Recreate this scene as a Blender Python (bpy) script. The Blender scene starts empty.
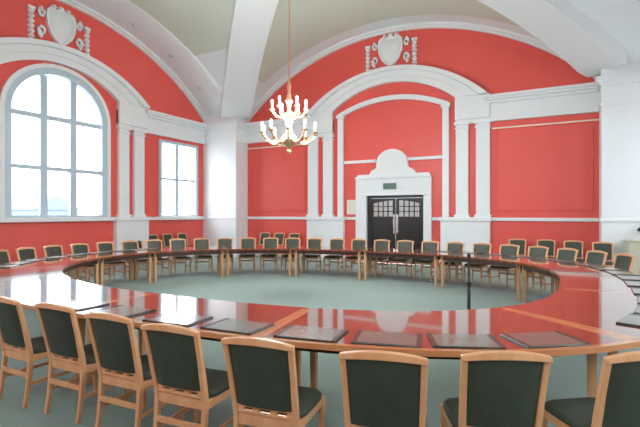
import bpy, bmesh, math, random
from mathutils import Vector, Matrix
from mathutils.geometry import tessellate_polygon
random.seed(7)
sc = bpy.context.scene
COL = sc.collection
PI = math.pi
sin, cos, sqrt = math.sin, math.cos, math.sqrt

# ------------------------------------------------------------------ materials
def mat(name, rgb, rough=0.5, metal=0.0, noise=None, bump=None, coat=0.0, spec=0.5, sheen=0.0):
    m = bpy.data.materials.new(name); m.use_nodes = True
    nt = m.node_tree; b = nt.nodes['Principled BSDF']
    b.inputs['Base Color'].default_value = (*rgb, 1)
    b.inputs['Roughness'].default_value = rough
    b.inputs['Metallic'].default_value = metal
    b.inputs['Coat Weight'].default_value = coat
    b.inputs['Coat Roughness'].default_value = 0.04
    b.inputs['Coat IOR'].default_value = 1.7
    b.inputs['Specular IOR Level'].default_value = spec
    b.inputs['Sheen Weight'].default_value = sheen
    tc = nt.nodes.new('ShaderNodeTexCoord')
    if noise:
        rgb2, scale, stretch, wave = noise
        mp = nt.nodes.new('ShaderNodeMapping'); mp.inputs['Scale'].default_value = stretch
        nt.links.new(tc.outputs['Object'], mp.inputs['Vector'])
        if wave:
            t = nt.nodes.new('ShaderNodeTexWave'); t.inputs['Scale'].default_value = scale
            t.inputs['Distortion'].default_value = 5.0; t.inputs['Detail'].default_value = 3.0
            t.inputs['Detail Scale'].default_value = 1.5
        else:
            t = nt.nodes.new('ShaderNodeTexNoise'); t.inputs['Scale'].default_value = scale
            t.inputs['Detail'].default_value = 5.0
        nt.links.new(mp.outputs['Vector'], t.inputs['Vector'])
        r = nt.nodes.new('ShaderNodeValToRGB')
        r.color_ramp.elements[0].position = 0.3; r.color_ramp.elements[1].position = 0.7
        r.color_ramp.elements[0].color = (*rgb, 1); r.color_ramp.elements[1].color = (*rgb2, 1)
        nt.links.new(t.outputs[0], r.inputs['Fac'])
        nt.links.new(r.outputs['Color'], b.inputs['Base Color'])
    if bump:
        sc_, st = bump
        n = nt.nodes.new('ShaderNodeTexNoise'); n.inputs['Scale'].default_value = sc_; n.inputs['Detail'].default_value = 4
        nt.links.new(tc.outputs['Object'], n.inputs['Vector'])
        bp = nt.nodes.new('ShaderNodeBump'); bp.inputs['Strength'].default_value = st; bp.inputs['Distance'].default_value = 0.01
        nt.links.new(n.outputs[0], bp.inputs['Height']); nt.links.new(bp.outputs['Normal'], b.inputs['Normal'])
    return m

M = {}
M['red'] = mat('red_wall_paint', (0.80, 0.108, 0.085), 0.42, noise=((0.83, 0.118, 0.094), 1.3, (1, 1, 1), False), spec=0.45)
M['white'] = mat('white_plaster', (0.79, 0.835, 0.835), 0.55, noise=((0.82, 0.86, 0.86), 2.0, (1, 1, 1), False))
M['vault'] = mat('vault_plaster', (0.77, 0.845, 0.85), 0.7, noise=((0.79, 0.86, 0.865), 0.8, (1, 1, 1), False))
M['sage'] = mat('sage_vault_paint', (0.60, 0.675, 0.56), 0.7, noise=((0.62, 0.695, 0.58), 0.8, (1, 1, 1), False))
M['carpet'] = mat('green_carpet', (0.175, 0.28, 0.235), 0.95, noise=((0.215, 0.33, 0.28), 60, (1, 1, 1), False), bump=(350, 0.35), sheen=0.25)
M['chair_wood'] = mat('beech_wood', (0.74, 0.38, 0.17), 0.28, noise=((0.82, 0.47, 0.24), 5, (3, 3, 0.4), False))
M['pad'] = mat('dark_green_leather', (0.047, 0.060, 0.043), 0.42, noise=((0.058, 0.072, 0.051), 14, (1, 1, 1), False), bump=(160, 0.12), spec=0.35)
M['table'] = mat('polished_mahogany', (0.20, 0.050, 0.026), 0.10, noise=((0.29, 0.082, 0.040), 2.2, (1, 1, 1), True), coat=1.0)
M['band'] = mat('light_banding', (0.60, 0.25, 0.095), 0.14, noise=((0.70, 0.31, 0.13), 3, (1, 1, 1), False), coat=0.6)
M['table_leg'] = mat('oak_leg', (0.55, 0.30, 0.14), 0.4, noise=((0.65, 0.37, 0.19), 6, (3, 3, 0.4), False))
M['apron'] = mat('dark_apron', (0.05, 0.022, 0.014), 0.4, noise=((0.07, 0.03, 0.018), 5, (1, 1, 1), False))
M['blotter'] = mat('dark_blotter', (0.05, 0.055, 0.05), 0.18, noise=((0.06, 0.065, 0.06), 12, (1, 1, 1), False))
M['blotter_top'] = mat('blotter_sheet', (0.17, 0.165, 0.13), 0.2, noise=((0.19, 0.185, 0.15), 9, (1, 1, 1), False), coat=0.4)
M['frame'] = mat('window_paint', (0.50, 0.63, 0.71), 0.4, noise=((0.53, 0.66, 0.74), 4, (1, 1, 1), False))
M['door'] = mat('black_door', (0.02, 0.018, 0.018), 0.3, noise=((0.03, 0.026, 0.024), 6, (1, 1, 0.3), False))
M['chrome'] = mat('steel', (0.75, 0.75, 0.76), 0.25, 1.0, noise=((0.8, 0.8, 0.8), 8, (1, 1, 1), False))
M['brass'] = mat('brass', (0.80, 0.52, 0.30), 0.28, 1.0, noise=((0.86, 0.58, 0.36), 9, (1, 1, 1), False))
M['cream'] = mat('cream', (0.78, 0.74, 0.60), 0.5, noise=((0.8, 0.77, 0.64), 6, (1, 1, 1), False))
M['olive'] = mat('pale_olive_panel', (0.58, 0.60, 0.46), 0.5, noise=((0.6, 0.62, 0.48), 6, (1, 1, 1), False))
M['black'] = mat('black_metal', (0.012, 0.012, 0.013), 0.35, noise=((0.02, 0.02, 0.02), 6, (1, 1, 1), False))
M['sign'] = mat('green_sign', (0.09, 0.17, 0.14), 0.4, noise=((0.10, 0.19, 0.155), 6, (1, 1, 1), False))
M['far_wall'] = mat('distant_render', (0.11, 0.14, 0.175), 0.8, noise=((0.13, 0.16, 0.195), 0.2, (1, 1, 1), False))
M['far_roof'] = mat('distant_slate', (0.09, 0.115, 0.15), 0.8, noise=((0.10, 0.13, 0.165), 0.5, (1, 1, 1), False))
M['ground'] = mat('outside_ground', (0.40, 0.42, 0.42), 0.9, noise=((0.46, 0.48, 0.47), 0.1, (1, 1, 1), False))
M['paneglass'] = mat('corridor_light_pane', (0.62, 0.60, 0.56), 0.2, noise=((0.72, 0.70, 0.68), 1.6, (1, 1, 1), False))  # opaque pale colour stands in for the bright corridor behind the glass
# thin window glass
g = bpy.data.materials.new('window_glass'); g.use_nodes = True
nt = g.node_tree; nt.nodes.clear()
o_ = nt.nodes.new('ShaderNodeOutputMaterial'); mx = nt.nodes.new('ShaderNodeMixShader')
tr = nt.nodes.new('ShaderNodeBsdfTransparent'); gl = nt.nodes.new('ShaderNodeBsdfGlossy'); fr = nt.nodes.new('ShaderNodeFresnel')
tr.inputs[0].default_value = (0.95, 0.98, 1.0, 1); gl.inputs['Roughness'].default_value = 0.02; fr.inputs[0].default_value = 1.3
nt.links.new(fr.outputs[0], mx.inputs[0]); nt.links.new(tr.outputs[0], mx.inputs[1]); nt.links.new(gl.outputs[0], mx.inputs[2])
nt.links.new(mx.outputs[0], o_.inputs[0]); M['glass'] = g
# lamp bulbs
g = bpy.data.materials.new('lit_bulb'); g.use_nodes = True
b = g.node_tree.nodes['Principled BSDF']; b.inputs['Base Color'].default_value = (1, .9, .75, 1)
b.inputs['Emission Color'].default_value = (1, .86, .68, 1); b.inputs['Emission Strength'].default_value = 5.0; M['bulb'] = g

# ------------------------------------------------------------------ mesh builder
class MB:
    def __init__(s): s.v = []; s.f = []
    def add(s, vs, fs):
        n = len(s.v); s.v += [tuple(p) for p in vs]; s.f += [tuple(i + n for i in f) for f in fs]; return s
    def hexa(s, p):
        return s.add(p, [(0, 3, 2, 1), (4, 5, 6, 7), (0, 1, 5, 4), (1, 2, 6, 5), (2, 3, 7, 6), (3, 0, 4, 7)])
    def box(s, x0, x1, y0, y1, z0, z1):
        return s.hexa([(x0, y0, z0), (x1, y0, z0), (x1, y1, z0), (x0, y1, z0), (x0, y0, z1), (x1, y0, z1), (x1, y1, z1), (x0, y1, z1)])
    def loft(s, rings, cap=True, closed=True):
        n = len(rings[0]); base = len(s.v)
        for r in rings: s.v += [tuple(p) for p in r]
        for i in range(len(rings) - 1):
            for j in range(n if closed else n - 1):
                k = (j + 1) % n
                s.f.append((base + i * n + j, base + i * n + k, base + (i + 1) * n + k, base + (i + 1) * n + j))
        if cap:
            s.f.append(tuple(base + j for j in reversed(range(n))))
            s.f.append(tuple(base + (len(rings) - 1) * n + j for j in range(n)))
        return s
    def posts(s, path):            # (x, y, z, width, depth) rectangular sections
        return s.loft([[(x - w / 2, y - d / 2, z), (x + w / 2, y - d / 2, z), (x + w / 2, y + d / 2, z), (x - w / 2, y + d / 2, z)] for x, y, z, w, d in path])
    def lathe(s, prof, n=14, c=(0, 0)):
        return s.loft([[(c[0] + r * cos(2 * PI * k / n), c[1] + r * sin(2 * PI * k / n), z) for k in range(n)] for r, z in prof])
    def tube(s, path, r, n=8):
        rings = []
        for i, p in enumerate(path):
            p = Vector(p); a = Vector(path[max(i - 1, 0)]); b_ = Vector(path[min(i + 1, len(path) - 1)])
            t = (b_ - a).normalized(); ref = Vector((0, 0, 1)) if abs(t.z) < .9 else Vector((1, 0, 0))
            u = t.cross(ref).normalized(); w = t.cross(u).normalized()
            rr = r[i] if isinstance(r, (list, tuple)) else r
            rings.append([p + u * rr * cos(2 * PI * k / n) + w * rr * sin(2 * PI * k / n) for k in range(n)])
        return s.loft(rings)
    def xf(s, fn):
        s.v = [tuple(fn(*p)) for p in s.v]; return s
    def build(s, name, m, parent=None, bevel=0.0, smooth=False, mats=None, fmat=None, seg=2):
        me = bpy.data.meshes.new(name)
        me.from_pydata(s.v, [], s.f)
        for mm in (mats or [M[m]]): me.materials.append(mm)
        bm = bmesh.new(); bm.from_mesh(me)
        if fmat:
            bm.faces.ensure_lookup_table()
            for i, k in enumerate(fmat): bm.faces[i].material_index = k
        bmesh.ops.recalc_face_normals(bm, faces=bm.faces)
        if bevel:
            ed = [e for e in bm.edges if e.is_manifold and e.calc_face_angle(0) > 0.6]
            bmesh.ops.bevel(bm, geom=ed, offset=bevel, segments=seg, affect='EDGES', profile=0.5, clamp_overlap=True)
        bm.to_mesh(me); bm.free()
        if smooth:
            for p in me.polygons: p.use_smooth = True
            try: me.set_sharp_from_angle(angle=math.radians(38))
            except Exception: pass
        o = bpy.data.objects.new(name, me); COL.objects.link(o)
        if parent: o.parent = parent
        return o

def tag(o, label, cat, group=None):
    o['label'] = label; o['category'] = cat
    if group: o['group'] = group
    return o
def thing(name, label, cat, loc=(0, 0, 0), rz=0, group=None):
    o = bpy.data.objects.new(name, None); COL.objects.link(o)
    o.location = loc; o.rotation_euler = (0, 0, rz); o.empty_display_size = .1
    return tag(o, label, cat, group)
def struct(o): o['kind'] = 'structure'; return o
def dup(root, loc, rz, label, group=None):
    r = root.copy(); COL.objects.link(r); r.location = loc; r.rotation_euler = (0, 0, rz); r['label'] = label
    if group: r['group'] = group
    for ch in list(root.children):
        c = ch.copy(); COL.objects.link(c); c.parent = r
        for gch in list(ch.children):
            d = gch.copy(); COL.objects.link(d); d.parent = c
    return r

# ------------------------------------------------------------------ room
CX, CY = -4.93, 7.62           # centre of the vault
XL, XR, YB, YN = -12.41, 3.80, 14.20, -0.85
A = 5.85                       # half span of every wall arch
ZS, ZAP = 5.17, 7.60           # springing and crown of the lunettes
R0 = (A * A + (ZAP - ZS) ** 2) / (2 * (ZAP - ZS)); C0 = ZAP - R0
RS = R0 + 0.15                 # soffit radius
def fz(o, r=RS): return C0 + sqrt(max(r * r - o * o, 0))
WALLS = {
    'back': (lambda u, w, z: (CX + u, YB - w, z), YB - (CY + A)),
    'left': (lambda u, w, z: (XL + w, CY + .1 + u, z), (CX - A) - XL),
    'right': (lambda u, w, z: (XR - w, CY - u, z), XR - (CX + A)),
    'front': (lambda u, w, z: (CX - u, YN + w, z), (CY - A) - YN)}
EXT = {'back': (XL - CX, XR - CX), 'left': (YN - CY, YB - CY), 'right': (CY - YB, CY - YN), 'front': (CX - XR, CX - XL)}
cnt = {'trim': 0, 'win': 0, 'door': 0}
def trim(mb, T, m='white', bevel=0.0, smooth=False):
    cnt['trim'] += 1
    return struct(mb.xf(T).build('trim_%d' % cnt['trim'], m, bevel=bevel, smooth=smooth))

def slab_with_holes(outer, holes, w0, w1):
    mb = MB(); loops = [outer] + holes
    flat = [p for l in loops for p in l]
    tris = tessellate_polygon([[Vector((p[0], p[1], 0)) for p in l] for l in loops])
    n = len(flat)
    vs = [(u, w1, z) for u, z in flat] + [(u, w0, z) for u, z in flat]
    fs = [t for t in tris] + [tuple(i + n for i in reversed(t)) for t in tris]
    k = 0
    for l in loops:
        for i in range(len(l)):
            j = (i + 1) % len(l); fs.append((k + i, k + j, n + k + j, n + k + i))
        k += len(l)
    mb.add(vs, fs); return mb

def arch_outline(hw, z0, zs, rise, n=20):
    pts = [(-hw, z0), (hw, z0)]
    for k in range(n + 1):
        t = PI * k / n; pts.append((hw * cos(t), zs + rise * sin(t)))
    return pts
def rect_outline(u0, u1, z0, z1): return [(u0, z0), (u1, z0), (u1, z1), (u0, z1)]

def curve_band(outer, inner, w0, w1):
    """outer / inner: equal lists of (u, z); solid band of depth w0..w1"""
    return MB().loft([[(a[0], w0, a[1]), (a[0], w1, a[1]), (b[0], w1, b[1]), (b[0], w0, b[1])] for a, b in zip(outer, inner)])

def arc_pts(hw, zap, rise, n=28, ext=None):
    r = (hw * hw + rise * rise) / (2 * rise); c = zap - r
    return [(hw * (2 * k / n - 1), c + sqrt(r * r - (hw * (2 * k / n - 1)) ** 2)) for k in range(n + 1)]

def window(T, outline_in, outline_out, mull, trans, zlo, cut, sill):
    """frame ring + mullions + glass as one structural window"""
    cnt['win'] += 1
    root = bpy.data.objects.new('window_%d' % cnt['win'], None); COL.objects.link(root); struct(root)
    root.location = T(0, 0, zlo)
    inv = root.location.copy()
    TT = lambda u, w, z: Vector(T(u, w, z)) - inv
    fr = MB().loft([[(a[0], -.16, a[1]), (a[0], .05, a[1]), (b[0], .05, b[1]), (b[0], -.16, b[1])] for a, b in
                    zip(outline_out + outline_out[:1], outline_in + outline_in[:1])], cap=False)
    fr.xf(TT).build('window_frame', 'frame', root)
    gm = MB()
    for u, wd in mull: gm.box(u - wd / 2, u + wd / 2, -.13, -.03, zlo + .02, cut(u))
    for z, h, u0, u1 in trans: gm.box(u0, u1, -.125, -.035, z - h / 2, z + h / 2)
    gm.xf(TT).build('glazing_bars', 'frame', root)
    MB().add([(u, -.08, z) for u, z in outline_in], [tuple(range(len(outline_in)))]).xf(TT).build('glass', 'glass', root)
    u0, u1 = sill
    MB().box(u0, u1, -.2, .16, zlo - .12, zlo).xf(TT).build('window_sill', 'white', root, bevel=.02)
    return root

def crest(T, wall, lab):
    root = thing('wall_crest', lab, 'plaster crest', T(0, 0.02, 6.43))
    dz = .13 if wall == 'left' else 0
    inv = root.location.copy(); TT = lambda u, w, z: Vector(T(u, w, z - dz)) - inv
    # shield: domed plate
    out = []
    n = 36
    sh = [(-.40, 7.38), (-.30, 7.46), (-.15, 7.43), (0, 7.50), (.15, 7.43), (.30, 7.46), (.40, 7.38), (.43, 7.2), (.40, 6.95), (.30, 6.72), (.16, 6.57), (0, 6.50), (-.16, 6.57), (-.30, 6.72), (-.40, 6.95), (-.43, 7.2)]
    rings = []
    for sc_, w in ((1.0, 0.0), (1.0, .10), (.86, .10), (.82, .06), (.78, .07), (.5, .13), (.12, .15)):
        rings.append([(u * sc_, w, 7.02 + (z - 7.02) * sc_) for u, z in sh])
    MB().loft(rings).xf(TT).build('shield', 'white', root, smooth=True)
    # crown of three lobes over the shield
    cr = MB()
    for u0, rr in ((-.2, .07), (0, .09), (.2, .07)):
        cr.loft([[(u0 + rr * cos(PI * k / 8 * 2) * q, w, 7.5 + rr * sin(PI * k / 8 * 2) * q) for k in range(8)] for q, w in ((1, 0), (1, .06), (.5, .12))])
    cr.xf(TT).build('crown', 'white', root, smooth=True)
    for s in (-1, 1):
        # curled scroll beside the shield
        path = []
        for k in range(22):
            a = -PI / 2 + k / 21 * 2.6 * PI; rr = .16 * (1 - k / 30)
            path.append((s * (.53 + rr * cos(a) * .7), .06, 6.72 + rr * sin(a)))
        MB().tube(path, [.046 * (1 - .4 * k / 21) for k in range(22)], 8).xf(TT).build('scroll', 'white', root, smooth=True)
        path = []
        for k in range(20):
            a = PI / 2 - k / 19 * 2.3 * PI; rr = .13 * (1 - k / 28)
            path.append((s * (.53 + rr * cos(a) * .7), .06, 7.22 + rr * sin(a)))
        MB().tube(path, .042, 8).xf(TT).build('scroll', 'white', root, smooth=True)
        # hanging garland of leaf drops
        gd = MB(); gd.box(s * .80 - .03, s * .80 + .03, 0, .05, 6.36, 7.26).box(s * .80 - .09, s * .80 + .09, 0, .07, 7.22, 7.29)
        for k in range(6):
            z = 6.50 + k * .135
            gd.loft([[(s * .80 + .085 * q * cos(2 * PI * j / 8), w, z + .064 * q * sin(2 * PI * j / 8)) for j in range(8)] for q, w in ((1, 0), (1, .05), (.5, .10))])
        gd.xf(TT).build('garland', 'white', root, smooth=True)
    return root

def build_wall(side):
    T, depth = WALLS[side]; lo, hi = EXT[side]
    windowed = side != 'back'  # right and front walls are unseen; their windows are added for daylight
    pil = [(2.11, 2.475), (2.70, 3.09)] if side == 'back' else [(1.84, 2.22), (2.42, 2.82)]
    ped = (1.66, 3.10) if side == 'back' else (1.70, 2.95)
    bayin = ped[1]
    win_hw, wz0, wzs, wr = 1.46, (3.0 if side == 'front' else 1.54), 4.38, 1.30  # front sill raised to shape the added daylight from behind the camera
    sw = (3.52, 5.42, 2.6 if side == 'front' else 1.54, 4.26)
    holes = []
    if windowed:
        holes.append(list(reversed(arch_outline(win_hw, wz0, wzs, wr))))
        for s in (-1, 1):
            u0, u1 = sorted((s * sw[0], s * sw[1]))
            holes.append(list(reversed(rect_outline(u0, u1, sw[2], sw[3]))))
    else:
        holes.append(list(reversed(rect_outline(-.82, 1.12, .001, 2.24))))
    wl = slab_with_holes(rect_outline(lo - .3, hi + .3, 0, 8.3), holes, -.32, 0).xf(T)
    struct(wl.build('wall_' + side, 'red'))
    # ---- lunette arch moulding, soffit
    for r1, r0, d in ((R0 + .17, R0, .10), (R0 + .17, R0 + .07, .17)):
        n = 48
        oa = [(A * (2 * k / n - 1) * (r1 / R0), fz(A * (2 * k / n - 1) * (r1 / R0), r1)) for k in range(n + 1)]
        ia = [(A * (2 * k / n - 1) * (r0 / R0), fz(A * (2 * k / n - 1) * (r0 / R0), r0)) for k in range(n + 1)]
        trim(curve_band(oa, ia, 0, d), T, smooth=True)
    n = 48; us = [(A + .04) * (2 * k / n - 1) for k in range(n + 1)]
    mb = MB().loft([[(u, 0, fz(u)), (u, depth, fz(u)), (u, depth, fz(u) + .25), (u, 0, fz(u) + .25)] for u in us])
    cnt['trim'] += 1
    struct(mb.xf(T).build('trim_%d' % cnt['trim'], 'vault', smooth=True))
    # small round bosses along the soffit centre line
    if side in ('back', 'left', 'right'):
        nb = 0
        for k, u in enumerate((-4.75, -3.4, -1.9, 0, 1.9, 3.4, 4.75)):
            if side == 'back' and depth < 1: break
            z = fz(u); nrm = Vector((-u, 0, C0 - z)).normalized()
            X_, Y_, Z_ = T(u, .45 * depth, z); zc_ = .471 * -X_ + .8821 * Y_
            sx_, sy_ = 320 + 450 * (.8821 * X_ + .471 * Y_) / zc_, 213.4 - 450 * (Z_ - 1.65) / zc_
            if zc_ < .5 or not (0 < sx_ < 640 and 0 < sy_ < 427): continue      # out of the photo
            nb += 1
            b0 = MB().lathe([(.0, -.02), (.075, -.02), (.075, .03), (.05, .05), (.0, .055)], 12)
            tx = Vector((nrm.z, 0, -nrm.x))
            wm = .45 * depth
            f = lambda x, y, zz: (u + tx.x * x + nrm.x * zz, wm + y, z + tx.z * x + nrm.z * zz)
            o = b0.xf(f).xf(T).build('ceiling_boss', 'frame', smooth=True)
            tag(o, BOSS[side] % ORD[nb - 1], 'ceiling boss', 'round bosses on the arch soffits')
    # ---- entablature on both side bays + impost block over the pilasters
    for s in (-1, 1):
        def seg(u0, u1, w0, w1, z0, z1):
            a, b_ = sorted((s * u0, s * u1)); return (a, b_, w0, w1, z0, z1)
        i0 = pil[0][0] - .02
        e = MB()
        e.box(*seg(i0, A, 0, .09, 4.45, 4.93)).box(*seg(i0, A, 0, .13, 4.37, 4.47))
        e.box(*seg(bayin, A, 0, .17, 4.90, 5.00)).box(*seg(bayin - .1, A, 0, .26, 4.98, 5.06)).box(*seg(bayin - .15, A, 0, .32, 5.04, 5.12))
        trim(e, T, bevel=.008)
        ib = MB().box(*seg(i0, bayin, 0, .16, 4.50, 5.20)); trim(ib, T, bevel=.01)
        for p0, p1 in pil:
            pm = MB()
            pm.box(*seg(p0, p1, 0, .12, 1.5, 4.5))
            pm.box(*seg(p0 - .04, p1 + .04, 0, .16, 1.5, 1.62)).box(*seg(p0 - .03, p1 + .03, 0, .15, 4.22, 4.27)).box(*seg(p0 - .05, p1 + .05, 0, .17, 4.34, 4.42))
            trim(pm, T, bevel=.012)
        pm = MB(); pm.box(*seg(ped[0], ped[1], 0, .18, 0, 1.46)).box(*seg(ped[0] - .04, ped[1] + .04, 0, .23, 1.42, 1.54)).box(*seg(ped[0] - .03, ped[1] + .03, 0, .21, 0, .2))
        trim(pm, T, bevel=.012)
        # dado rail and side panel moulding
        if not windowed:
            trim(MB().box(*seg(ped[1], A, 0, .07, 1.43, 1.53)), T, bevel=.015)
            pf = MB(); a0, a1, b0, b1, t = 3.25, 5.72, 1.72, 4.16, .045
            pf.box(*seg(a0, a1, 0, .028, b1 - t, b1)).box(*seg(a0, a1, 0, .028, b0, b0 + t)).box(*seg(a0, a0 + t, 0, .028, b0, b1)).box(*seg(a1 - t, a1, 0, .028, b0, b1))
            trim(pf, T, 'red', bevel=.008)
            trim(MB().box(*seg(3.14, A, 0, .035, 4.15, 4.19)), T, 'cream')
        else:
            trim(MB().box(*seg(ped[1], A, 0, .07, 1.42, 1.53)), T, bevel=.015)
        cnt['trim'] += 0
        bb = MB().box(*seg(ped[1], A, 0, .03, 0, .2)); trim(bb, T)
    # ---- archivolt over the centre bay (three stepped bands)
    n = 32
    dz = .12 if side == 'left' else 0
    ou = arc_pts(bayin - .04, 6.42 - dz, 1.24 - dz, n); inn = arc_pts(pil[0][0] - .01, 5.95 - dz, .76 - dz, n)
    mix = lambda t: [(a[0] + (b_[0] - a[0]) * t, a[1] + (b_[1] - a[1]) * t) for a, b_ in zip(ou, inn)]
    for t0, t1, d in ((0, .26, .32), (.2, .62, .20), (.55, 1.0, .15)):
        trim(curve_band(mix(t0), mix(t1), 0, d), T, smooth=True)
    # keystone crest
    if side in ('back', 'left'): crest(T, side, CREST[side])
    if windowed:
        out = arch_outline(win_hw, wz0, wzs, wr); ins = arch_outline(1.29, wz0 + .06, wzs, wr - .17)
        cut = lambda u: wzs + (wr - .17) * sqrt(max(0, 1 - (u / 1.29) ** 2)) - .01
        window(T, ins, out, [(-.425, .19), (.425, .19)], [(z_, h_, -1.27, 1.27) for z_, h_ in ((2.89, .11), (4.30, .13)) if z_ > wz0], wz0, cut, (-1.66, 1.66))
        # thin white architrave round the arch
        o2 = arch_outline(win_hw + .11, wz0, wzs, wr + .11)[1:] ; i2 = arch_outline(win_hw, wz0, wzs, wr)[1:]
        o2.append((-(win_hw + .11), wz0)); i2.append((-win_hw, wz0))
        trim(curve_band(o2, i2, 0, .07), T, smooth=True)
        for s in (-1, 1):
            u0, u1 = sorted((s * sw[0], s * sw[1])); um = (u0 + u1) / 2
            out = rect_outline(u0, u1, sw[2], sw[3]); ins = rect_outline(u0 + .12, u1 - .12, sw[2] + .06, sw[3] - .1)
            window(T, ins, out, [(um - .06, .14)], ([(2.89, .085, u0 + .12, u1 - .12)] if sw[2] < 2 else []), sw[2], lambda u: sw[3] - .1, (u0 - .15, u1 + .15))
    else:
        # thin arched frame of the door bay, with picture rail
        fo = arc_pts(1.90, 5.53, .44, 24); fi = arc_pts(1.70, 5.37, .36, 24)
        fo = [(-1.90, 1.54)] + fo + [(1.90, 1.54)]; fi = [(-1.70, 1.54)] + fi + [(1.70, 1.54)]
        trim(curve_band(fo, fi, 0, .12), T, bevel=.01)
        for s in (-1, 1):
            a, b_ = sorted((s * 1.66, s * 1.94)); trim(MB().box(a, b_, 0, .16, 4.94, 5.06), T, bevel=.01)
            a, b_ = sorted((s * .52, s * 1.71)); trim(MB().box(a, b_, 0, .07, 3.36, 3.46), T, bevel=.012)
            a, b_ = sorted((s * 1.16, s * 1.68)); trim(MB().box(a, b_, 0, .08, 1.43, 1.53), T, bevel=.012)
        # door surround with shoulders and round pediment
        pts = [(-.82, 0), (-.82, 2.24), (1.12, 2.24), (1.12, 0), (1.36, 0), (1.36, 2.80), (1.30, 2.88), (1.30, 2.95), (.86, 2.95), (.80, 3.06), (.62, 3.16), (.60, 3.30)]
        cx0, rr = 0.07, .53
        for k in range(0, 17):
            t = PI * k / 16
            pts.append((cx0 + rr * cos(t), 3.30 + .46 * sin(t)))
        pts += [(-.46, 3.16), (-.64, 3.06), (-.70, 2.95), (-1.14, 2.95), (-1.14, 2.88), (-1.20, 2.80), (-1.20, 0)]
        trim(slab_with_holes(pts, [], 0, .15), T, bevel=.012)
        e = MB().box(-1.20, 1.36, .12, .20, 2.80, 2.88).box(-.98, 1.26, .12, .18, 2.24, 2.30)
        trim(e, T, bevel=.01)

ORD = ['first', 'second', 'third', 'fourth', 'fifth', 'sixth', 'seventh', 'eighth', 'ninth', 'tenth', 'eleventh', 'twelfth', 'thirteenth',
       'fourteenth', 'fifteenth', 'sixteenth', 'seventeenth', 'eighteenth', 'nineteenth', 'twentieth']
BOSS = {'left': 'small boss on the arch over the arched window, %s from the left',
        'back': 'small round boss on the white arch over the door wall, %s along the arch',
        'right': 'small round boss on the arch at the top right corner, %s from the left'}
CREST = {'back': 'white plaster crest with shield and garlands above the doorway arch',
         'left': 'white plaster crest with shield and garlands above the big arched window'}
for s_ in ('back', 'left', 'right', 'front'): build_wall(s_)

# piers at the four corners, with cornice
def pier(x0, x1, y0, y1):
    mb = MB().box(x0, x1, y0, y1, 0, 8.2)
    cnt['trim'] += 1; struct(mb.build('trim_%d' % cnt['trim'], 'white', bevel=.015))
    mb = MB()
    for d, z0, z1 in ((.03, 0, .22), (.03, 1.44, 1.52), (.03, 4.37, 4.47), (.05, 4.90, 4.98), (.09, 4.97, 5.05), (.13, 5.04, 5.12)):
        mb.box(x0 - d, x1 + d, y0 - d, y1 + d, z0, z1)
    cnt['trim'] += 1; struct(mb.build('trim_%d' % cnt['trim'], 'white', bevel=.006))
pier(XL, CX - A, CY + A, YB); pier(CX + A, XR, CY + A, YB); pier(XL, CX - A, YN, CY - A); pier(CX + A, XR, YN, CY - A)

# vault webs
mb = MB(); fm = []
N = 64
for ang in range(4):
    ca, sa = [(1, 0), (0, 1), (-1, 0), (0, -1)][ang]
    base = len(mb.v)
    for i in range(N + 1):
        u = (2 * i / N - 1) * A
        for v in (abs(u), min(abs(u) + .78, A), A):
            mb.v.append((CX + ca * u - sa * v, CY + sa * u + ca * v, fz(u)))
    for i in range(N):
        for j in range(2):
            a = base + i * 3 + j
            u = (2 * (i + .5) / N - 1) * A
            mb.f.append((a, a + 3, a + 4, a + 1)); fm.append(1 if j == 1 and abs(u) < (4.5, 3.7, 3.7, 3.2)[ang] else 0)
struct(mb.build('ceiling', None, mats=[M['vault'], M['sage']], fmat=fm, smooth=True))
# broad diagonal ribs
for sx in (-1, 1):
    for sy in (-1, 1):
        rings = []; hw = .55 / sqrt(2)
        for k in range(29):
            t = A + .12 - (A + .12) * k / 28
            z = fz(min(t, A)) - .10
            px, py = CX + sx * t, CY + sy * t
            l = (px - sx * hw, py + sy * hw); r = (px + sx * hw, py - sy * hw)
            rings.append([(l[0], l[1], z), (r[0], r[1], z), (r[0], r[1], z + .75), (l[0], l[1], z + .75)])
        cnt['trim'] += 1
        struct(MB().loft(rings).build('trim_%d' % cnt['trim'], 'vault', smooth=True))

struct(MB().box(XL - .3, XR + .3, YN - .3, YB + .3, -.12, 0).build('floor', 'carpet'))

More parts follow.
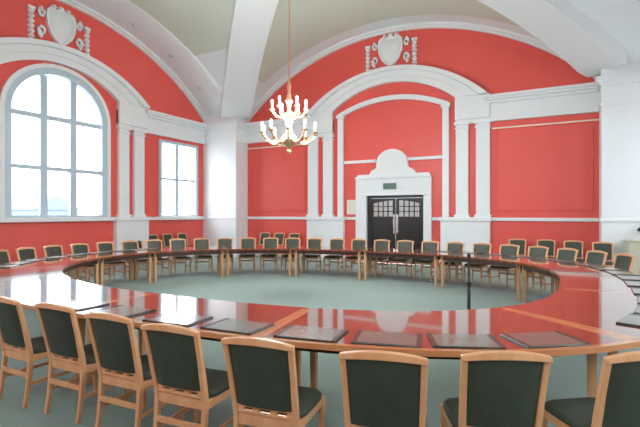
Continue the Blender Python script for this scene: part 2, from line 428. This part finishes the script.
# ------------------------------------------------------------------ door
T, _ = WALLS['back']
droot = bpy.data.objects.new('door_1', None); COL.objects.link(droot); struct(droot); droot.location = T(.15, -.12, 0)
inv = droot.location.copy(); TT = lambda u, w, z: Vector(T(u, w, z)) - inv
MB().box(-.82, -.74, -.2, .03, 0, 2.24).box(1.04, 1.12, -.2, .03, 0, 2.24).box(-.74, 1.04, -.2, .03, 2.16, 2.24).xf(TT).build('door_frame', 'door', droot, bevel=.005)
for s in (-1, 1):
    u0, u1 = ((-.735, .145) if s < 0 else (.155, 1.035))
    zc = lambda u: 2.09 - .13 * ((u - .15) / .88) ** 2
    a, b_ = u0 + .10, u1 - .10
    top = [(a + (b_ - a) * k / 10, zc(a + (b_ - a) * k / 10)) for k in range(11)]
    hole = list(reversed([(a, 1.55), (b_, 1.55)] + list(reversed(top))))
    leaf = slab_with_holes(rect_outline(u0, u1, .01, 2.155), [hole], -.10, -.05)
    for z0, z1 in ((.16, .66), (.78, 1.44)):
        leaf.box(a, b_, -.06, -.035, z0, z1)
    lf = leaf.xf(TT).build('door_leaf', 'door', droot, bevel=.004)
    MB().add([(u, -.08, z) for u, z in [(a, 1.55), (b_, 1.55)] + list(reversed(top))], [tuple(range(13))]).xf(TT).build('pane', 'paneglass', lf)
    gb = MB()
    for k in (1, 2, 3): uu = a + (b_ - a) * k / 4; gb.box(uu - .014, uu + .014, -.095, -.05, 1.55, zc(uu))
    gb.box(a, b_, -.095, -.05, 1.71, 1.735).box(a, b_, -.095, -.05, 1.87, 1.895)
    gb.xf(TT).build('glazing_bars', 'door', lf)
    uh = u1 - .05 if s < 0 else u0 + .05
    h = MB().box(uh - .03, uh + .03, -.05, -.038, 1.0, 1.62)
    h.tube([(uh, -.04, 1.12), (uh, 0.02, 1.12), (uh, .03, 1.16), (uh, .03, 1.48), (uh, .02, 1.52), (uh, -.04, 1.52)], .014, 8)
    h.xf(TT).build('handle', 'chrome', lf, smooth=True)
sg = thing('door_sign', 'small dark green sign on the white lintel over the doors', 'sign', T(.03, .155, 2.50))
inv2 = sg.location.copy(); T2 = lambda u, w, z: Vector(T(u, w, z)) - inv2
MB().box(-.22, .27, .15, .19, 2.42, 2.66).xf(T2).build('plate', 'white', sg, bevel=.004)
MB().box(-.20, .25, .185, .20, 2.44, 2.64).xf(T2).build('sign_face', 'sign', sg)
ns = thing('wall_notice', 'cream notice in a pale frame on red wall left of the doors', 'notice', T(-1.42, 0, 1.85))
inv3 = ns.location.copy(); T3 = lambda u, w, z: Vector(T(u, w, z)) - inv3
MB().box(-1.58, -1.26, 0, .03, 1.62, 2.12).xf(T3).build('notice_frame', 'white', ns, bevel=.006)
MB().box(-1.54, -1.30, .025, .036, 1.66, 2.08).xf(T3).build('notice_sheet', 'cream', ns)

# ------------------------------------------------------------------ ring table
TCX, TCY = -4.25, 6.93
def sup(t, a, b, ns):           # oval that is rounder at the left than at the right: (left, far right, near right) exponents
    c_, s_ = cos(t), sin(t)
    n = ns[0] if c_ < 0 else (ns[1] if s_ > 0 else ns[2])
    k = (abs(c_) ** n + abs(s_) ** n) ** (-1 / n)
    return Vector((TCX + a * c_ * k, TCY + b * s_ * k, 0))
def inner(t): return sup(t, 4.25, 3.28, (2.05, 2.5, 3.0))
OUT = (5.40, 4.35, (2.2, 2.5, 3.1))
def outer(t): return sup(t, *OUT)
JOINTS = [169.4, 140.8, 115.7, 90.8, 65.4, 39.0, 13.0, -12.5, -38.0, -62.5, -88, -113.5, -139, -165.8, -190.6]
TL = ['far left, before the wall under the small window', 'far side, before the back left corner pier',
      'far side, left of the doors', 'far side, straight before the doors',
      'far side, right of the doors', 'far right, before the plain red bay',
      'right end, before the white pier with the low cabinet', 'right end, nearest the right photo edge',
      'near side, between the two light joint strips at right', 'near side, left of the middle light joint strip',
      'near left, before the angled near chairs', 'near left corner, reflecting the arched window',
      'left end, cut by the left photo edge', 'left end, below the right half of the arched window']
TAB = []
for i in range(0, 721):        # outer angle whose point lies nearest each inner point
    t = math.radians(-195 + i * .5); p = inner(t)
    TAB.append(min(((outer(t + math.radians(d * .25)) - p).length, t + math.radians(d * .25)) for d in range(-60, 61))[1])
TAB = [sum(TAB[max(0, i - 10):i + 11]) / len(TAB[max(0, i - 10):i + 11]) for i in range(len(TAB))]
def pt_at(t, r):        # r 0 inner edge .. 1 outer edge
    q = (math.degrees(t) + 195) % 360 * 2; i = min(int(q), 719); base_t = math.radians(-195 + i * .5)
    to = TAB[i] + (TAB[i + 1] - TAB[i]) * (q - i)
    return inner(t).lerp(outer(to), r)
for k in range(14):
    t0, t1 = math.radians(JOINTS[k + 1]), math.radians(JOINTS[k])
    if t0 > t1: t0, t1 = t1, t0
    tm = (t0 + t1) / 2; base = pt_at(tm, .5)
    root = thing('conference_table_section', 'red-brown ring table section at the ' + TL[k], 'table', base, 0, 'sections of the ring conference table')
    W = (outer(tm) - inner(tm)).length; arc = (pt_at(t1, .5) - pt_at(t0, .5)).length
    e0 = (t1 - t0) * .0012
    a0, a1 = t0 + e0, t1 - e0
    bt = .055 / arc * (t1 - t0); br = .055 / W
    n = 10
    def slab(ta, tb, ra, rb, z0, z1, nn=n):
        rings = []
        for i in range(nn + 1):
            t = ta + (tb - ta) * i / nn; p, q = pt_at(t, ra) - base, pt_at(t, rb) - base
            rings.append([(p.x, p.y, z0), (q.x, q.y, z0), (q.x, q.y, z1), (p.x, p.y, z1)])
        return rings
    MB().loft(slab(a0 + bt, a1 - bt, br, 1 - br, .703, .740)).build('tabletop', 'table', root)
    MB().loft(slab(a0, a1, 0, br, .700, .740)).build('inner_edge', 'table', root)
    bd = MB().loft(slab(a0, a1, 1 - br, 1, .700, .740))
    bd.loft(slab(a0, a0 + bt, br, 1 - br, .700, .740, 2)).loft(slab(a1 - bt, a1, br, 1 - br, .700, .740, 2))
    bd.build('edge_band', 'band', root)
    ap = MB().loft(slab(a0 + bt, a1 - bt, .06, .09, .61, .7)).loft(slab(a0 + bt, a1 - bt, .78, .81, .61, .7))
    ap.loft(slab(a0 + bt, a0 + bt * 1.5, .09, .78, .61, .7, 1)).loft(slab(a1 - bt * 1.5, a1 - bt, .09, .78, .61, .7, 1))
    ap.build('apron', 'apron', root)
    lt = .085 / arc * (t1 - t0)
    for t in (a0 + lt, a1 - lt):
        for r in (.09, .78):
            p = pt_at(t, r) - base
            MB().posts([(p.x, p.y, 0, .052, .052), (p.x, p.y, .60, .068, .068), (p.x, p.y, .70, .068, .068)]).build('leg', 'table_leg', root, bevel=.006)

# ------------------------------------------------------------------ chairs
def make_chair():
    root = thing('conference_chair', 'x', 'chair')
    TW, SW = .212, .196          # half width at the top and at the seat (post centres)
    back_y = lambda z: -.215 - .115 * max(0, (z - .42) / .5) ** 1.15
    hw = lambda z: SW + (TW - SW) * max(0, (z - .42) / .5)
    for s in (-1, 1):
        path = []
        for z in (0, .12, .25, .42, .5, .6, .7, .8, .895):
            y = back_y(z) if z >= .42 else -.215 - .05 * (1 - z / .42) ** 1.6
            w = .034 if z > .4 else .034 - .006 * (1 - z / .4)
            path.append((s * hw(z), y, z, w, .040 if .2 < z < .7 else .032))
        MB().posts(path).build('leg', 'chair_wood', root, bevel=.006)
        MB().posts([(s * .205, .20, 0, .028, .028), (s * .205, .20, .30, .038, .038), (s * .205, .20, .43, .040, .040)]).build('leg', 'chair_wood', root, bevel=.005)
    bow = lambda x: -.030 * (1 - (x / .24) ** 2)
    # arched top rail
    rings = []
    for k in range(17):
        x = -.230 + .460 * k / 16; y = back_y(.91) + bow(x) * .7; h = .030 * (1 - (x / .230) ** 2)
        rings.append([(x, y - .019, .882 + h * .5), (x, y + .019, .882 + h * .5), (x, y + .019, .912 + h), (x, y - .019, .912 + h)])
    MB().loft(rings).build('top_rail', 'chair_wood', root, bevel=.006)
    # upholstered back, gently bowed, padded on both faces
    rings = []; nz = 8
    for i in range(nz + 1):
        z = .502 + (.890 - .502) * i / nz; h = hw(z) - .017; ring = []
        zz = lambda x: z + (.012 * (1 - (x / .24) ** 2) * (i / nz))
        puff = .011 + .013 * sin(PI * min(max(i / nz, .03), .97))
        m_ = 9
        for k in range(m_):
            x = -h + 2 * h * k / (m_ - 1); e = sqrt(max(0, 1 - (x / h) ** 4)); ring.append((x, back_y(z) + bow(x) * .6 - puff * e, zz(x)))
        for k in range(m_ - 1, -1, -1):
            x = -h + 2 * h * k / (m_ - 1); e = sqrt(max(0, 1 - (x / h) ** 4)); ring.append((x, back_y(z) + bow(x) * .6 + puff * e + .001, zz(x)))
        rings.append(ring)
    MB().loft(rings).build('backrest', 'pad', root, smooth=True)
    # slotted rail under the pad
    rl = MB(); yb = back_y(.475)
    h = hw(.47) - .012
    rl.box(-h, h, yb - .012, yb + .012, .484, .503).box(-h, h, yb - .012, yb + .012, .447, .464)
    for x in (-.165, -.06, .06, .165): rl.box(x - .022, x + .022, yb - .012, yb + .012, .464, .484)
    rl.build('slotted_rail', 'chair_wood', root, bevel=.003, seg=1)
    # seat frame
    fr = MB(); fr.box(-.195, .195, -.228, -.200, .372, .438).box(-.19, .19, .192, .216, .375, .43)
    for s in (-1, 1):
        a, b_ = sorted((s * .192, s * .216)); fr.box(a, b_, -.20, .195, .375, .432)
    fr.build('seat_frame', 'chair_wood', root, bevel=.004)
    rings = []
    for z, q in ((.425, .94), (.432, 1.0), (.452, 1.0), (.466, .95), (.472, .8), (.474, .3)):
        ring = []
        for k in range(24):
            a = 2 * PI * k / 24; c_, s_ = cos(a), sin(a)
            ring.append((.222 * q * math.copysign(abs(c_) ** .38, c_), .02 + .215 * q * math.copysign(abs(s_) ** .38, s_), z))
        rings.append(ring)
    MB().loft(rings).build('seat', 'pad', root, smooth=True)
    MB().box(-.19, .19, -.250, -.230, .245, .285).build('stretcher', 'chair_wood', root, bevel=.004)
    for s in (-1, 1):
        a, b_ = sorted((s * .195, s * .213))
        MB().hexa([(a, -.24, .175), (b_, -.24, .175), (b_, .19, .175), (a, .19, .175), (a, -.24, .205), (b_, -.24, .205), (b_, .19, .205), (a, .19, .205)]).build('stretcher', 'chair_wood', root, bevel=.003)
    return root

proto = make_chair(); used = [False]
def place_chair(x, y, rz, label, group):
    if not used[0]:
        used[0] = True; proto.location = (x, y, 0); proto.rotation_euler = (0, 0, rz); proto['label'] = label; proto['group'] = group; return proto
    return dup(proto, (x, y, 0), rz, label, group)

yaw = math.radians(28.1)
def proj(x, y, z):
    xc = cos(yaw) * x + sin(yaw) * y; zc = -sin(yaw) * x + cos(yaw) * y
    return 320 + 450 * xc / zc, 213.4 - 450 * (z - 1.65) / zc

# near row: position of the top rail, facing angle
NEAR = [(-4.21, 2.13, 0), (-3.545, 2.16, 2), (-2.857, 2.13, 3), (-2.218, 2.10, 5), (-1.535, 2.11, 8), (-.812, 2.213, 15), (-.25, 2.52, 25), (.385, 2.86, 37)]
NL = ['leftmost, cut by the photo edge', 'second from the left', 'third from the left', 'fourth from the left',
      'fourth from the right', 'third from the right', 'second from the right', 'rightmost, cut by the photo edge']
SEATS = []
for (x, y, a), l in zip(NEAR, NL):
    a = math.radians(a); n = Vector((-sin(a), cos(a), 0))
    p = Vector((x, y, 0)) + n * .325
    place_chair(p.x, p.y, a, 'beech chair with dark green back, near row, ' + l, 'chairs along the near side of the table')
    SEATS.append((Vector((x, y, 0)), n, 'near', l))
# the rest of the ring, evenly spaced along the outer curve
def chairline(t): return sup(t, 5.84, 4.76, (2.3, 2.5, 3.1))
ts = [math.radians(a / 4) for a in range(-45 * 4, 215 * 4)]
acc = 0; spots = []; prev = None
start = None
tl = math.radians(225); tr_ = math.radians(-33)
K = 2000; pts = [(tl + (tr_ - tl) * i / K) for i in range(K + 1)]
P = [chairline(t) for t in pts]
L = 0; nxt = .45
for i in range(1, K + 1):
    L += (P[i] - P[i - 1]).length
    if L >= nxt:
        tg = (P[i] - P[i - 1]).normalized(); n = Vector((tg.y, -tg.x, 0))
        spots.append((P[i].copy(), n)); nxt += .668
vis = []
for p, n in spots:
    x, y = proj(p.x, p.y, .8)
    if p.y < 3.2 and p.x > -3: continue
    zc = -sin(yaw) * p.x + cos(yaw) * p.y
    if zc > .5 and -14 < x < 656: vis.append((x, p, n))
vis.sort(key=lambda q: q[0])
nl = nf = nr = 0
for x, p, n in vis:
    rz = math.atan2(-n.x, n.y); c_ = p + n * .325
    if x < 150:
        lab = 'green-backed chair at the left end of the table, %s from the left' % ORD[nl]; gp = 'chairs at the left end of the table'; nl += 1; side = 'left'; o = nl
    elif x < 455:
        lab = 'green-backed chair facing us across the far table, %s from the left' % ORD[nf]; gp = 'chairs along the far side of the table'; nf += 1; side = 'far'; o = nf
    else:
        lab = 'green-backed chair at the table before the plain red bay, %s from the left' % ORD[nr]; gp = 'chairs at the far right of the table'; nr += 1; side = 'right'; o = nr
    place_chair(c_.x, c_.y, rz, lab, gp); SEATS.append((p, n, side, ORD[o - 1]))
# places just outside the photo whose blotters still show on the table
EXTRA = {'right': [], 'left': []}
seen = [q[1] for q in vis]
for p, n in spots:
    if p in seen or (p.x < -3 and p.y < 2.6): continue
    e = p + n * .70; x, y = proj(e.x, e.y, .74)
    if -sin(yaw) * e.x + cos(yaw) * e.y > .8 and -25 < x < 660 and y < 427: EXTRA['right' if p.x > TCX else 'left'].append((p, n, y))
for sd in EXTRA:
    for i, (p, n, y) in enumerate(sorted(EXTRA[sd], key=lambda q: -q[2])):
        SEATS.append((p, n, 'edge ' + sd, ORD[i]))
# second row against the walls
def wallrow(lst, rz, text, group):
    for i, (x, y) in enumerate(lst):
        place_chair(x, y, rz, text % ORD[i], group)
wallrow([(-11.95, 10.15), (-11.95, 10.85), (-11.95, 11.5), (-11.95, 12.2)], -PI / 2, 'green chair against the wall under the small window, %s from the left', 'chairs along the left wall')
wallrow([(-9.85, 13.72), (-9.2, 13.72), (-8.55, 13.72)], PI, 'green chair against the back wall, left of the pilasters, %s from the left', 'chairs along the back wall, left')
wallrow([(-1.05, 13.5), (-.33, 13.5), (.32, 13.3), (.95, 12.95)], PI + .05, 'dark green chair in the row against the plain red bay, %s from the left', 'chairs along the back wall, right')

# ------------------------------------------------------------------ desk blotters
def make_blotter():
    root = thing('desk_blotter', 'x', 'blotter')
    MB().box(-.24, .24, -.17, .17, 0, .010).build('board', 'blotter', root, bevel=.003)
    MB().box(-.205, .205, -.16, .16, .010, .012).build('sheet', 'blotter_top', root)
    for s in (-1, 1):
        a, b_ = sorted((s * .205, s * .239)); MB().box(a, b_, -.169, .169, .010, .0145).build('side_panel', 'blotter', root, bevel=.002, seg=1)
    return root
bl = None
for p, n, side, l in SEATS:
    if side == 'far': continue
    # outer table edge ahead of the seat
    q = p.copy()
    for i in range(400):
        d = q - Vector((TCX, TCY, 0)); n_ = OUT[2][0] if d.x < 0 else (OUT[2][1] if d.y > 0 else OUT[2][2])
        if (abs(d.x) / OUT[0]) ** n_ + (abs(d.y) / OUT[1]) ** n_ <= 1: break
        q += n * .005
    c_ = q + n * .23
    c_ += Vector((n.y, -n.x, 0)) * {'second from the right': .01, 'third from the right': -.05, 'rightmost, cut by the photo edge': .06}.get(l, 0)
    rz = math.atan2(-n.x, n.y) + random.uniform(-.05, .05)
    lab = {'near': 'dark desk blotter before the near-row chair ', 'left': 'dark desk blotter before the left-end chair ',
           'right': 'dark desk blotter before the right-end chair ', 'edge right': 'dark desk blotter along the right photo edge, ',
           'edge left': 'dark desk blotter along the left photo edge, '}[side] + (l if side == 'near' else l + (' from the front' if 'edge' in side else ' from the left'))
    if bl is None:
        bl = make_blotter(); bl.location = (c_.x, c_.y, .7401); bl.rotation_euler = (0, 0, rz); bl['label'] = lab; bl['group'] = 'desk blotters on the table'
    else: dup(bl, (c_.x, c_.y, .7401), rz, lab, 'desk blotters on the table')

# ------------------------------------------------------------------ chandelier
hx, hy = -4.81, 7.69; ztop = fz(.1) - .15
ch = thing('chandelier', 'brass chandelier of candle lamps hanging on a long rod from the vault', 'chandelier', (hx, hy, 2.85))
b0 = 2.85
MB().lathe([(.0, 1.55), (.012, 1.55), (.012, ztop - b0), (.0, ztop - b0)], 8).build('rod', 'brass', ch, smooth=True)
MB().lathe([(0, ztop - b0 - .10), (.10, ztop - b0 - .08), (.14, ztop - b0 - .02), (.14, ztop - b0), (0, ztop - b0)], 16).build('ceiling_rose', 'brass', ch, smooth=True)
MB().lathe([(0, 0), (.03, .01), (.05, .05), (.03, .09), (.05, .14), (.13, .20), (.16, .28), (.13, .36), (.06, .42), (.04, .55), (.07, .62), (.09, .70), (.06, .78), (.035, .90),
            (.05, 1.0), (.075, 1.06), (.05, 1.12), (.03, 1.25), (.045, 1.36), (.02, 1.45), (.012, 1.56), (0, 1.56)], 18).build('stem', 'brass', ch, smooth=True)
def arms(n, r, z0, drop, off):
    for k in range(n):
        a = 2 * PI * k / n + off; c_, s_ = cos(a), sin(a)
        path = []
        for i in range(13):
            q = i / 12; rr = .05 + (r - .05) * q; path.append((rr * c_, rr * s_, z0 - drop * sin(q * PI * .95) + .06 * q))
        ar = MB().tube(path, .019, 8); tip = path[-1]
        ar.lathe([(0, tip[2] - .01), (.03, tip[2]), (.055, tip[2] + .03), (.058, tip[2] + .038), (0, tip[2] + .036)], 10, (tip[0], tip[1]))
        am = ar.build('arm', 'brass', ch, smooth=True)
        MB().lathe([(0, tip[2] + .035), (.024, tip[2] + .035), (.024, tip[2] + .145), (0, tip[2] + .145)], 10, (tip[0], tip[1])).build('candle', 'cream', am, smooth=True)
        MB().lathe([(0, tip[2] + .145), (.014, tip[2] + .15), (.027, tip[2] + .18), (.018, tip[2] + .215), (.002, tip[2] + .235)], 10, (tip[0], tip[1])).build('bulb', 'bulb', am, smooth=True)
arms(10, .55, .34, .16, .2); arms(6, .34, .82, .12, .5)
LAMP_W = 22
for k, (n_, r_, z_, off) in enumerate([(10, .55, .34 + .25, .2), (6, .34, .82 + .26, .5)]):
    for i in range(n_):
        a = 2 * PI * i / n_ + off
        l = bpy.data.lights.new('candle_lamp', 'POINT'); l.energy = LAMP_W; l.shadow_soft_size = .035; l.color = (1, .97, .95)
        o = bpy.data.objects.new('candle_lamp', l); COL.objects.link(o); o.location = (hx + r_ * cos(a), hy + r_ * sin(a), b0 + z_)

# ------------------------------------------------------------------ black stand inside the ring
st = thing('floor_stand', 'slim black floor stand on the carpet inside the table ring', 'stand', (-1.2, 6.95, 0))
MB().lathe([(0, 0), (.15, 0), (.15, .012), (.05, .03), (.02, .05), (0, .05)], 20).build('base', 'black', st, smooth=True)
MB().lathe([(0, .04), (.024, .04), (.024, .60), (.019, .61), (.019, 1.02), (0, 1.02)], 12).build('pole', 'black', st, smooth=True)
MB().lathe([(0, .56), (.034, .56), (.034, .63), (0, .63)], 12).build('collar', 'black', st, smooth=True)
MB().lathe([(0, 1.0), (.026, 1.0), (.03, 1.03), (.02, 1.06), (0, 1.065)], 12).build('cap', 'black', st, smooth=True)

# low cabinet and wall fixture against the right pier
cb = thing('low_cabinet', 'pale olive low cabinet against the white pier at the right edge', 'cabinet', (1.85, 13.22, 0))
MB().box(-.42, .50, -.18, .20, .06, .98).build('body', 'olive', cb, bevel=.006)
MB().box(-.45, .53, -.21, .22, .98, 1.01).build('top', 'olive', cb, bevel=.006)
MB().box(-.30, .47, -.15, .18, 0, .06).build('plinth', 'black', cb)
for s, a, b_ in ((-1, -.40, .03), (1, .05, .485)):
    d = MB().box(a, b_, -.2, -.18, .09, .95).build('door', 'olive', cb, bevel=.004)
    u = b_ - .04 if s < 0 else a + .04
    MB().tube([(u, -.2, .56), (u, -.225, .56), (u, -.225, .68), (u, -.2, .68)], .006, 6).build('handle', 'chrome', d)
wf = thing('wall_lamp', 'small black dome lamp on the white pier at right edge', 'lamp', (1.80, 13.47, 1.27))
MB().box(-.05, .05, -.03, -.005, -.05, .09).build('bracket', 'black', wf, bevel=.005)
MB().loft([[(.15 * q * cos(2 * PI * k / 16), -.16 + .12 * q * sin(2 * PI * k / 16), z) for k in range(16)] for q, z in ((.95, -.05), (1, -.04), (.85, .02), (.5, .07), (.12, .09))]).build('lamp_shade', 'black', wf, smooth=True)

# ------------------------------------------------------------------ outside
struct(MB().box(-260, 120, -120, 160, -6.3, -6.0).build('ground', 'ground'))
bd = thing('distant_building', 'pale grey-blue building seen outside through the arched window', 'building', (-75, 41.2, -7))
MB().box(-8, 8, -3.4, 3.4, 0, 9.2).build('body', 'far_wall', bd)
MB().add([(-8.3, -3.8, 9.2), (8.3, -3.8, 9.2), (8.3, 3.8, 9.2), (-8.3, 3.8, 9.2), (-8.3, 0, 11.4), (8.3, 0, 11.4)],
         [(0, 3, 2, 1), (0, 1, 5, 4), (2, 3, 4, 5), (1, 2, 5), (3, 0, 4)]).build('roof', 'far_roof', bd)
MB().box(5, 6.2, -2.0, -1.0, 9, 12.2).build('chimney', 'far_wall', bd)

# ------------------------------------------------------------------ light
w = bpy.data.worlds.new('World'); sc.world = w; w.use_nodes = True
nt = w.node_tree; nt.nodes.clear()
out = nt.nodes.new('ShaderNodeOutputWorld'); bg = nt.nodes.new('ShaderNodeBackground')
tc = nt.nodes.new('ShaderNodeTexCoord'); sp = nt.nodes.new('ShaderNodeSeparateXYZ'); rp = nt.nodes.new('ShaderNodeValToRGB')
nt.links.new(tc.outputs['Generated'], sp.inputs[0]); nt.links.new(sp.outputs['Z'], rp.inputs[0])
rp.color_ramp.elements[0].position = 0.0; rp.color_ramp.elements[0].color = (.82, .90, .98, 1)
rp.color_ramp.elements[1].position = 0.7; rp.color_ramp.elements[1].color = (.92, .96, 1.0, 1)
nt.links.new(rp.outputs[0], bg.inputs[0]); bg.inputs[1].default_value = 5.6
nt.links.new(bg.outputs[0], out.inputs[0])

def portal(side, u, z, su, sz):
    T, _ = WALLS[side]
    l = bpy.data.lights.new('daylight_portal', 'AREA'); l.shape = 'RECTANGLE'; l.size = su; l.size_y = sz
    l.cycles.is_portal = True
    o = bpy.data.objects.new('daylight_portal', l); COL.objects.link(o)
    o.location = T(u, -.30, z)
    d = Vector(T(0, 1, 0)) - Vector(T(0, 0, 0))
    o.rotation_euler = d.to_track_quat('-Z', 'Y').to_euler()
for s_ in ('left', 'right', 'front'):
    if s_ == 'front': portal(s_, 0, 4.35, 2.9, 2.75)
    else: portal(s_, 0, 3.6, 2.9, 4.2)
    for k in (-1, 1): portal(s_, k * 4.47, *((3.43, 1.9, 1.66) if s_ == 'front' else (2.9, 1.9, 2.75)))

# ------------------------------------------------------------------ camera
cam = bpy.data.cameras.new('Camera'); co = bpy.data.objects.new('Camera', cam); COL.objects.link(co)
co.location = (0, 0, 1.65); co.rotation_euler = (PI / 2, 0, yaw)
cam.sensor_width = 36; cam.lens = 450 / 640 * 36; cam.clip_start = .05; cam.clip_end = 600
cam.shift_y = 0.0
sc.camera = co
sc.view_settings.view_transform = 'Standard'; sc.view_settings.look = 'None'
sc.view_settings.gamma = 1.0; sc.view_settings.use_curve_mapping = False
sc.view_settings.exposure = 1.02
